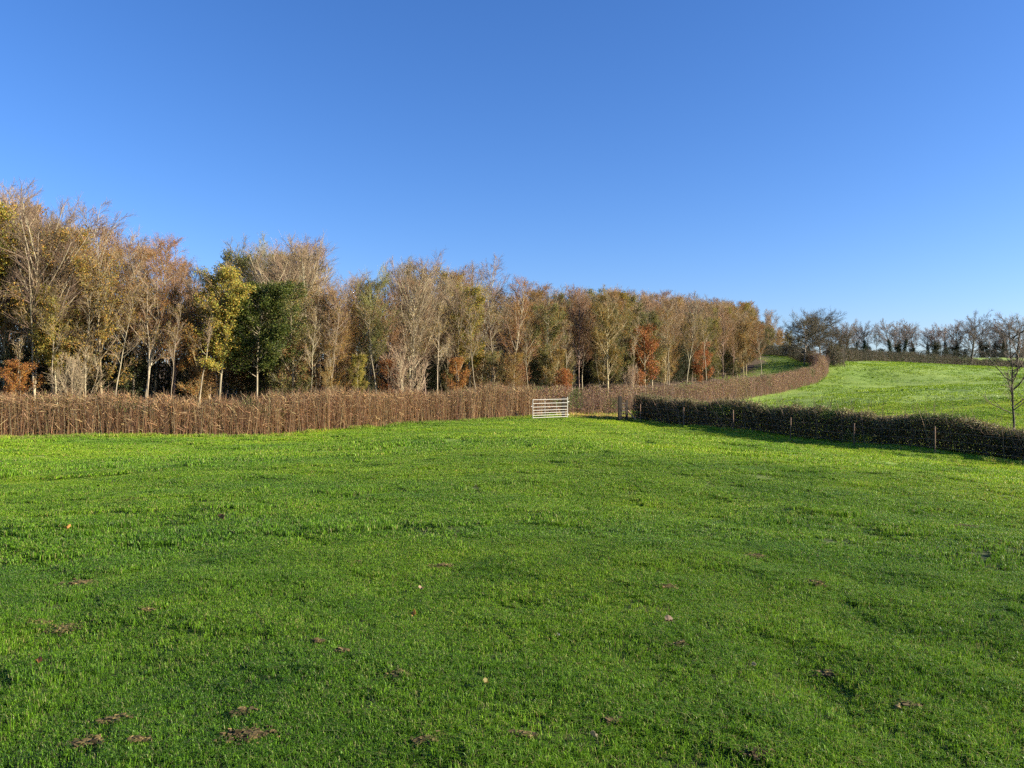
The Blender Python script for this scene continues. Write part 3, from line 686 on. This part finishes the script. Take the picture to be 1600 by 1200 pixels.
def hedge(name, label, path, width, height, stems, leaves, stemc, leafc, seed, hv=.15, lean=.10, leafs=.07, sr=.009, twigs=60, lit_top_leaf=None, green=0.0, tips=.25, sw=1.0, taper=1.0):
    rng = np.random.RandomState(seed); p = smooth_path(path); sg = np.linalg.norm(np.diff(p, axis=0), axis=1); c = np.concatenate([[0], np.cumsum(sg)]); L = c[-1]
    sb, lb = Buf(), Buf()
    def place(n):
        s = rng.rand(n) * L; x, y, d = on_path(p, c, s); off = rng.normal(0, .36, n).clip(-.52, .52) * width * sw
        return s, x - d[:, 1] * off, y + d[:, 0] * off, d
    # height varies along the hedge
    def top(s): return height * (1 + (taper - 1) * np.clip(s / 26, 0, 1)) * (1 + hv * vnoise(s, s * 0 + seed, 2.3, seed) + hv * .6 * vnoise(s, s * 0, .8, seed + 1) + hv * .8 * vnoise(s, s * 0, .3, seed + 2))
    n = int(stems * L); s, x, y, d = place(n); z = zfine(x, y)
    hh = top(s) * rng.uniform(.55, 1 + tips, n)
    dd = nrm(np.stack([rng.normal(0, lean, n), rng.normal(0, lean, n), np.ones(n)], -1))
    P = grow(np.stack([x, y, z - .1], -1), dd, hh, 5, .02, .05, rng)
    tube(sb, P, sr * rng.uniform(.6, 1.6, (n, 1)) * np.linspace(1.2, .45, 5)[None], 3, vary(stemc, n, rng, .3))
    # side twigs
    n = int(twigs * L); s, x, y, d = place(n); t = rng.rand(n) ** .8; z = zfine(x, y) + top(s) * t * .95
    dd = nrm(rng.normal(0, 1, (n, 3)) * np.array([1, 1, .5]) + np.array([0, 0, .6]))
    P = grow(np.stack([x, y, z], -1), dd, rng.uniform(.15, .6, n), 3, .05, .2, rng)
    tube(sb, P, sr * .55 * np.ones((n, 1)) * np.array([[1, .8, .5]]), 3, vary(stemc, n, rng, .3))
    n = int(leaves * L); s, x, y, d = place(n)
    t = rng.rand(n) ** .9; off = rng.uniform(-.5, .5, n) * width * (1 - .45 * t ** 2); x0, y0, d = on_path(p, c, s); x = x0 - d[:, 1] * off; y = y0 + d[:, 0] * off
    z = zfine(x, y) + .03 + top(s) * t * (1.0 - .22 * np.abs(off / width)) * rng.uniform(.9, 1.04, n)
    cc = vary(leafc, n, rng, .3)
    cc *= (1 + .28 * vnoise(s, z * .5, 2.6, seed + 8))[:, None]
    og = np.clip(vnoise(s, s * 0, 5.5, seed + 9) * 1.4, 0, 1)[:, None] * .5; cc = cc * (1 - og * np.array([.35, 0, .35]))
    if lit_top_leaf is not None:
        q = (t > .76) & (rng.rand(n) < (t - .7) * 3); cc[q] = vary(lit_top_leaf, int(q.sum()), rng, .3)  # upper leaves recoloured paler: sunlit hedge top painted in
    if green:
        q = vnoise(s * 1.0, z * 1.4, 1.7, seed + 3) + vnoise(s, z, .6, seed + 4) * .4 > 1 - green * 2
        cc[q] = vary(((.10, .15, .03), (.16, .19, .04)), int(q.sum()), rng, .25)
    leaf_quads(lb, np.stack([x, y, z], -1), leafs, cc, rng, .2)
    o = empty(name, (float(p[0, 0]), float(p[0, 1]), zat(*p[0])))
    for nm, bf, mt in (("stems", sb, M['twig']), ("leaves", lb, M['hedge_leaf'])):
        bf.V = [v - np.array(o.location) for v in bf.V]
        tag(link(nm, bf.mesh(nm, mt, False), o))
    tag(o, label, "hedge"); return o
hedge("hedge", "tall untrimmed brown hedge of upright stems, left of the gate",
      [(-40,29),(-31,30.6),(-22.4,33.6),(-12.5,38.6),(-6,44.5),(-1,48.2),(1.4,50.2)], 1.2, 1.90, 250, 1700, ((.52,.33,.17),(.44,.26,.13),(.34,.19,.10),(.56,.40,.20),(.22,.12,.065),(.28,.16,.08)),
      ((.33,.165,.07),(.42,.24,.085),(.19,.10,.045),(.22,.19,.055),(.50,.31,.12)), 101, hv=.13, lean=.08, leafs=.06, green=.2, twigs=480, sr=.010, tips=.2, sw=1.25)
hedge("hedge", "long clipped reddish brown hedge curving uphill from behind the gate to the crest trees",
      [(1.2,51.2),(4,53),(7,55),(12.5,60),(16.4,64.8),(20.6,70),(26.3,78.4),(32.7,87),(37.6,94),(40.0,99.5),(40.4,103.5)], 1.4, 1.85, 55, 1700, ((.28,.17,.11),(.34,.22,.13),(.22,.13,.10)),
      ((.26,.145,.095),(.20,.11,.085),(.32,.20,.08),(.23,.20,.06),(.29,.18,.11)), 102, hv=.09, leafs=.07, green=.12, twigs=130, tips=.16)
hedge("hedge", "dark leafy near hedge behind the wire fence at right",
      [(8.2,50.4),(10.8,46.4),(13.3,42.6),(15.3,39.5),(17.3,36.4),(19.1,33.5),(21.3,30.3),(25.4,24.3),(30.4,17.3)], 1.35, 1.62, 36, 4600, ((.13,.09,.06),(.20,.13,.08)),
      ((.06,.07,.02),(.085,.08,.025),(.12,.085,.04),(.04,.045,.018),(.16,.12,.05)), 103, hv=.16, leafs=.075, green=.14, twigs=240, tips=.6, lean=.3, taper=.78, lit_top_leaf=((.30,.26,.11),(.20,.20,.06),(.34,.24,.12)))
hedge("hedge", "short shaded hedge running off left beyond the crest trees",
      [(40.2,104.6),(43.2,114),(45.2,125),(46,140)], 1.6, 1.9, 30, 900, ((.12,.09,.06),), ((.07,.07,.03),(.13,.10,.05),(.05,.055,.02)), 104, hv=.08, leafs=.09, twigs=60, tips=.05)
hedge("hedge", "low dark hedge along the top of the far field below the treeline",
      [(42.3,100.5),(44.4,106),(47.5,113.5),(52,121),(66,136),(90,158),(116,175),(150,190)], 2.2, 2.1, 16, 800, ((.11,.085,.06),), ((.05,.06,.025),(.10,.08,.04),(.15,.10,.06),(.04,.045,.02)), 105, hv=.22, leafs=.13, sr=.014, twigs=30, tips=.1)
hedge("hedge", "distant hedge at the foot of the skyline trees",
      [(98,243),(118,244),(140,246),(175,250),(200,250)], 2.2, 2.2, 8, 300, ((.09,.07,.05),), ((.03,.04,.018),(.06,.055,.03)), 106, hv=.2, leafs=.2, sr=.02, twigs=12, tips=.05)

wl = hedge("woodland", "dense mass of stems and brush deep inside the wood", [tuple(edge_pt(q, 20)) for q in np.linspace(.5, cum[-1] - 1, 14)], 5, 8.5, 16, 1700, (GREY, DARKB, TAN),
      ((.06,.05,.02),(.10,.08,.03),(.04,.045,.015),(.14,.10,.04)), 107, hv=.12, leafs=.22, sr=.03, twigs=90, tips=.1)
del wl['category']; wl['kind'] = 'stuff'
# ------------------------------------------------------------------ gate, stile, wire fence
STEEL = (.40, .38, .33)
HX, HY = xpx(886.5, 47.2), 47.2
FX, FY = xpx(832.5, 45.7), 45.7
gl = math.hypot(FX - HX, FY - HY); rz = math.atan2(FY - HY, FX - HX)
gz0 = EYE - (651.2 - 600) / F * HY
gate = empty("field_gate", (HX, HY, zat(HX, HY)), rz)
zl = gz0 - zat(HX, HY); gh = 1.12
drop = (EYE - (653.4 - 600) / F * FY) - gz0       # the free end hangs a little lower
gh = 1.07
HG = [1, .79, .59, .41, .26, .13, 0.0]
for f in HG:
    bf = Buf(); r = .017
    P = np.array([[[0.03, 0, zl + .02 + f * gh], [gl * .5, 0, zl + .02 + f * gh + drop * .5], [gl - .02, 0, zl + .02 + f * gh + drop]]], float)
    tube(bf, P, np.full((1, 3), r), 8, STEEL); link("rail", bf.mesh("rail", M['steel']), gate)
for x, r, z0, z1, nm in ((0.0, .030, -.05, 1.12, "stile_post"), (gl, .022, -.02, 1.03, "end_post"), (gl * .65, .012, .0, 1.0, "brace"), (gl * .31, .010, .13, .79, "brace")):
    bf = Buf(); dz = drop * x / gl
    tube(bf, np.array([[[x, -.028 if nm == 'brace' else 0, zl + z0 * gh + dz + .02], [x, -.028 if nm == 'brace' else 0, zl + z1 * gh + dz + .02]]], float), np.full((1, 2), r), 8, STEEL)
    link(nm, bf.mesh(nm, M['steel']), gate)
bf = Buf(); box(bf, (gl + .05, -.02, zl + drop + .66 * gh), (.12, .03, .035), STEEL); link("latch", bf.mesh("latch", M['steel'], False), gate)
for f in (.12, .86):
    bf = Buf(); box(bf, (-.07, 0, zl + f * gh), (.12, .035, .04), STEEL); link("hinge", bf.mesh("hinge", M['steel'], False), gate)
tag(gate, "pale galvanised seven-bar metal gate standing open against the hedge", "gate")
WOODC = (.36, .22, .12); DKW = (.055, .042, .03)
def post(name, X, Y, h, w, label, col=WOODC, cat="post", parent=None, rz=0.0, tilt=0.0, round_=False, group=None):
    z = zat(X, Y); bf = Buf()
    tl = [[math.cos(tilt), 0, math.sin(tilt)], [0, 1, 0], [-math.sin(tilt), 0, math.cos(tilt)]]
    if round_:
        tube(bf, np.array([[[0, 0, -.3], [h * math.sin(tilt) * .5, 0, h * .5], [h * math.sin(tilt), 0, h - .03], [h * math.sin(tilt), 0, h]]]), np.array([[w, w * .97, w * .94, w * .45]]), 10, col)
    else:
        box(bf, (0, 0, h / 2 - .15), (w, w, h + .3), col, tilt=tl)
        box(bf, (h / 2 * math.sin(tilt) * 2, 0, h + .012), (w * .7, w * .7, .03), col)
    me = bf.mesh(name, M['wood'], round_)
    if parent is None:
        o = link(name, me, None, (X, Y, z)); o.rotation_euler = (0, 0, rz); tag(o, label, cat, group); return o
    o = link(name, me, parent, (X - parent.location.x, Y - parent.location.y, z - parent.location.z)); o.rotation_euler = (0, 0, rz); return o
post("gate_post", xpx(880.5, 47.7), 47.75, 1.32, .20, "dark square wooden post the open metal gate hangs on", DKW, rz=.1)
post("fence_post", xpx(826.5, 49.3), 49.3, 1.0, .045, "thin pale stake at the free end of the metal gate", WOODC, round_=True)
# slip rails between two posts beside the gateway
SX, SY = xpx(968.5, 47.6), 47.6
st = empty("rail_fence", (SX, SY, zat(SX, SY)))
tag(st, "short dark wooden rail panel between two posts right of the gateway", "fence")
post("thick_post", SX, SY, 1.50, .21, None, DKW, parent=st, rz=.08)
post("thin_post", xpx(979.2, 47.9), 47.9, 1.28, .13, None, DKW, parent=st, rz=.2)
x1 = xpx(968.5, 47.6) - SX; x2 = xpx(979.2, 47.9) - SX
for h in (.22, .42, .62, .84, 1.06):
    bf = Buf(); box(bf, ((x1 + x2) / 2, .15, h), (x2 - x1 - .02, .045, .085), DKW, rz=math.atan2(.3, x2 - x1)); link("rail", bf.mesh("rail", M['wood'], False), st)
bf = Buf(); tube(bf, np.array([[[x2 + .05, .1, .62], [x2 + .62, -.1, -.1]]]), np.array([[.045, .045]]), 8, WOODC); link("strut", bf.mesh("strut", M['wood']), st)
wf = empty("wire_fence", (8.1, 47.6, zat(8.1, 47.6)))
tag(wf, "post and wire fence along the shaded face of the near hedge", "fence")
fp = [(1010, 47.9), (1078, 45.0), (1154.5, 42.0), (1243, 38.8), (1341, 35.7), (1466, 32.7)]
tops = []
dirv = np.array([1.97, -3.07]) / 3.65
pts = [(xpx(a, b_), b_) for a, b_ in fp]; pts.append((pts[-1][0] + 2.0, pts[-1][1] - 3.07)); pts.append((pts[-1][0] + 2.0, pts[-1][1] - 3.07)); pts.append((pts[-1][0] + 2.1, pts[-1][1] - 3.0))
pts = [(a - .48, b_ - .62) for a, b_ in pts]
for i, (a, b_) in enumerate(pts):
    post("fence_post", a, b_, 1.14 + .05 * math.sin(i * 3), .030, None, (.17, .105, .065), parent=wf, tilt=.02 * math.sin(i * 5), round_=True)
wp = [(x2 + SX, 47.6)] + pts
for h in (.3, .62, .95):
    bf = Buf(); P = np.array([[(a - wf.location.x, b_ - .06 - wf.location.y, zat(a, b_) + h - wf.location.z) for a, b_ in wp]])
    tube(bf, P, np.full((1, len(wp)), .0045), 4, (.14, .12, .11)); link("wire", bf.mesh("wire", M['steel']), wf)

# ------------------------------------------------------------------ rough grass tufts under hedges and by the gate
def rough(name, label, pts, h, w, n_each, cols, seed):
    rng = np.random.RandomState(seed); bf = Buf()
    for (x, y, rad_) in pts:
        V, Qp, C = blades(n_each, rad_, h * rng.uniform(.7, 1.3), w, rng, lean=.6, yellow=.35)
        V = V + np.array([x, y, 0]); V[:, 2] += zfine(V[:, 0], V[:, 1])
        C = C * np.array(cols); bf.add(V, Qp, C)
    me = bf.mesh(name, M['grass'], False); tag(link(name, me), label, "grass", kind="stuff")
rg = np.random.RandomState(3); pp = []
for s_ in range(260):
    t = rg.rand(); px_ = rg.uniform(-60, 960); Yh = np.interp(px_, [-60, 0, 400, 640, 820, 960], [31.5, 32.7, 37.2, 44.3, 48.3, 51.8]) - rg.uniform(.1, .9)
    pp.append((xpx(px_, Yh), Yh, rg.uniform(.2, .5)))
for (a, b_) in pts:
    for _ in range(8): u = rg.rand() * 3.6; pp.append((a - .545 * u + rg.normal(0, .2), b_ + .84 * u + rg.normal(0, .2), .35))
rough("rough_grass", "longer rough grass at the foot of the hedges", pp, .13, .014, 160, (1, 1, 1), 40)
pp = [(rg.uniform(3.2, 8.3), rg.uniform(49.6, 54.0), .5) for _ in range(90)]
rough("dry_grass", "yellowish trodden grass in the gateway opening", pp, .16, .016, 160, (1.35, .92, 1.8), 41)

# ------------------------------------------------------------------ soil scrapes and fallen leaves on the near turf
def scrape(px, py, w, label):
    w *= .8
    X, Y = ground_at(px, py); rng = np.random.RandomState(int(px)); bf = Buf()
    n = int(150 + w * 900)
    for i in range(n):
        a = rng.rand() * 6.283; rr_ = abs(rng.normal(0, .42)) * w * .5
        x = X + math.cos(a) * rr_ * 1.25; y = Y + math.sin(a) * rr_ * .8
        s_ = rng.uniform(.003, .011) * (1 if rng.rand() < .9 else 1.8)
        V = nrm(rng.normal(size=(8, 3))); V = np.array([[-1,-1,-1],[1,-1,-1],[1,1,-1],[-1,1,-1],[-1,-1,1],[1,-1,1],[1,1,1],[-1,1,1]]) * .55 + V * .35
        V = V * s_ * np.array([1.2, 1, .8]) + np.array([x, y, zat(x, y) + .006 + s_ * .2])
        bf.add(V - np.array([X, Y, zat(X, Y)]), [[0,3,2,1],[4,5,6,7],[0,1,5,4],[1,2,6,5],[2,3,7,6],[3,0,4,7]], np.array([.085, .060, .022]) * rng.uniform(.4, 2.2))
    tag(link("soil_scrape", bf.mesh("soil_scrape", M['soil'], False), None, (X, Y, zat(X, Y))), label, "soil")
for px, py, w, lab in [(388,1150,.26,"crumbly brown soil scrape in the turf at the bottom, left of centre"),(130,1165,.22,"broken soil patch at the bottom left corner of the turf"),(215,1160,.10,"small earth crumbs between the two bottom left scrapes"),
    (125,912,.38,"dark flat molehill in the turf at left"),(95,985,.36,"thin brown worn patch below the dark molehill at left"),(535,1018,.12,"little heap of clods left of centre in the turf"),
    (1275,912,.24,"small reddish molehill in the right half of the turf"),(1505,822,.55,"brown molehill farthest up the turf near the right edge"),(625,1055,.18,"ochre scuffed turf below the pale fallen leaves"),
    (1040,918,.2,"dark hoof-sized earth spot right of centre"),(830,745,.5,"tiny dark soil spot in the middle distance of the near field"),(380,1115,.12,"loose clods just above the bottom scrape"),(1185,1180,.2,"soil crumbs at the bottom edge right of centre"),(665,1160,.15,"brown worn spot at the bottom edge near the middle")]:
    scrape(px, py, w, lab)
for px, py, w, lab in [(60,975,.2,'faint brown scuff at the left edge of the turf'),(230,955,.16,'scuffed turf between the left molehill and the centre'),(175,1128,.2,'ochre worn turf above the bottom left scrape'),
    (500,1005,.1,'dark crumb of earth left of the small clod heap'),(1060,1010,.14,'scuffed turf under the buff curled leaf'),(1420,1105,.18,'brown scuff in the lower right turf'),(1290,1055,.16,'dark earthy hollow in the right half of the turf'),
    (820,1150,.12,'tiny brown scuff at the bottom right of the middle'),(690,885,.25,'dark scuffed hollow above the pale leaves'),(560,880,.2,'small brown scuff above and left of the pale leaves'),(960,1130,.12,'tiny earth spot below the whitish leaf speck'),(1180,870,.3,'thin brown line of scuffed turf in the right mid field')]:
    scrape(px, py, w, lab)
def fallen(px, py, size, col, label):
    X, Y = ground_at(px, py); rng = np.random.RandomState(int(py)); bf = Buf()
    k = 11; th = np.linspace(0, 2 * math.pi, k, endpoint=False); r = size * .5 * (1 + .38 * np.cos(5 * th)) * (1 - .25 * np.cos(th))
    top = np.stack([r * np.cos(th), r * np.sin(th), .25 * r * np.sin(2 * th + 1) + .012 + np.abs(np.cos(th)) * size * .25], -1)
    V = np.concatenate([[[0, 0, .005]], top, [[0, 0, .002]], top - np.array([0, 0, .002])])
    Q = []
    for i in range(0, k - 1, 2): Q.append([0, 1 + i, 2 + i, 1 + (i + 2) % k])
    Q = Q + [[a + k + 1 for a in q][::-1] for q in Q]
    bf.add(V, Q, col); o = link("fallen_leaf", bf.mesh("fallen_leaf", M['leaf'], False), None, (X, Y, zat(X, Y) + .035)); o.rotation_euler = (rng.uniform(-.6, .6), rng.uniform(.1, .7), rng.uniform(0, 6))
    tag(o, label, "leaf")
for px, py, s_, col, lab in [(659,929,.075,(.55,.36,.22),"pale pinkish fallen leaf, upper of the pair near the middle"),(647,968,.08,(.62,.36,.10),"orange-tan fallen leaf just below the pinkish one"),
    (759,1080,.055,(.34,.29,.06),"yellow-green fallen leaf low in the middle"),(1045,980,.09,(.50,.36,.22),"buff curled fallen leaf right of centre"),(105,831,.11,(.62,.34,.10),"orange fallen leaf high on the left turf"),
    (927,1167,.055,(.5,.42,.25),"small pale leaf near the bottom edge right of the middle"),(872,1003,.035,(.6,.58,.5),"tiny whitish speck of leaf right of the middle"),(60,1044,.06,(.38,.2,.07),"small brown leaf near the left edge"),
    (345,815,.14,(.35,.2,.1),"brown leaf on the turf above the left molehill"),(1178,1052,.05,(.45,.38,.2),"small dry leaf in the lower right turf")]:
    fallen(px, py, s_ * .6, tuple(v * .62 for v in col), lab)
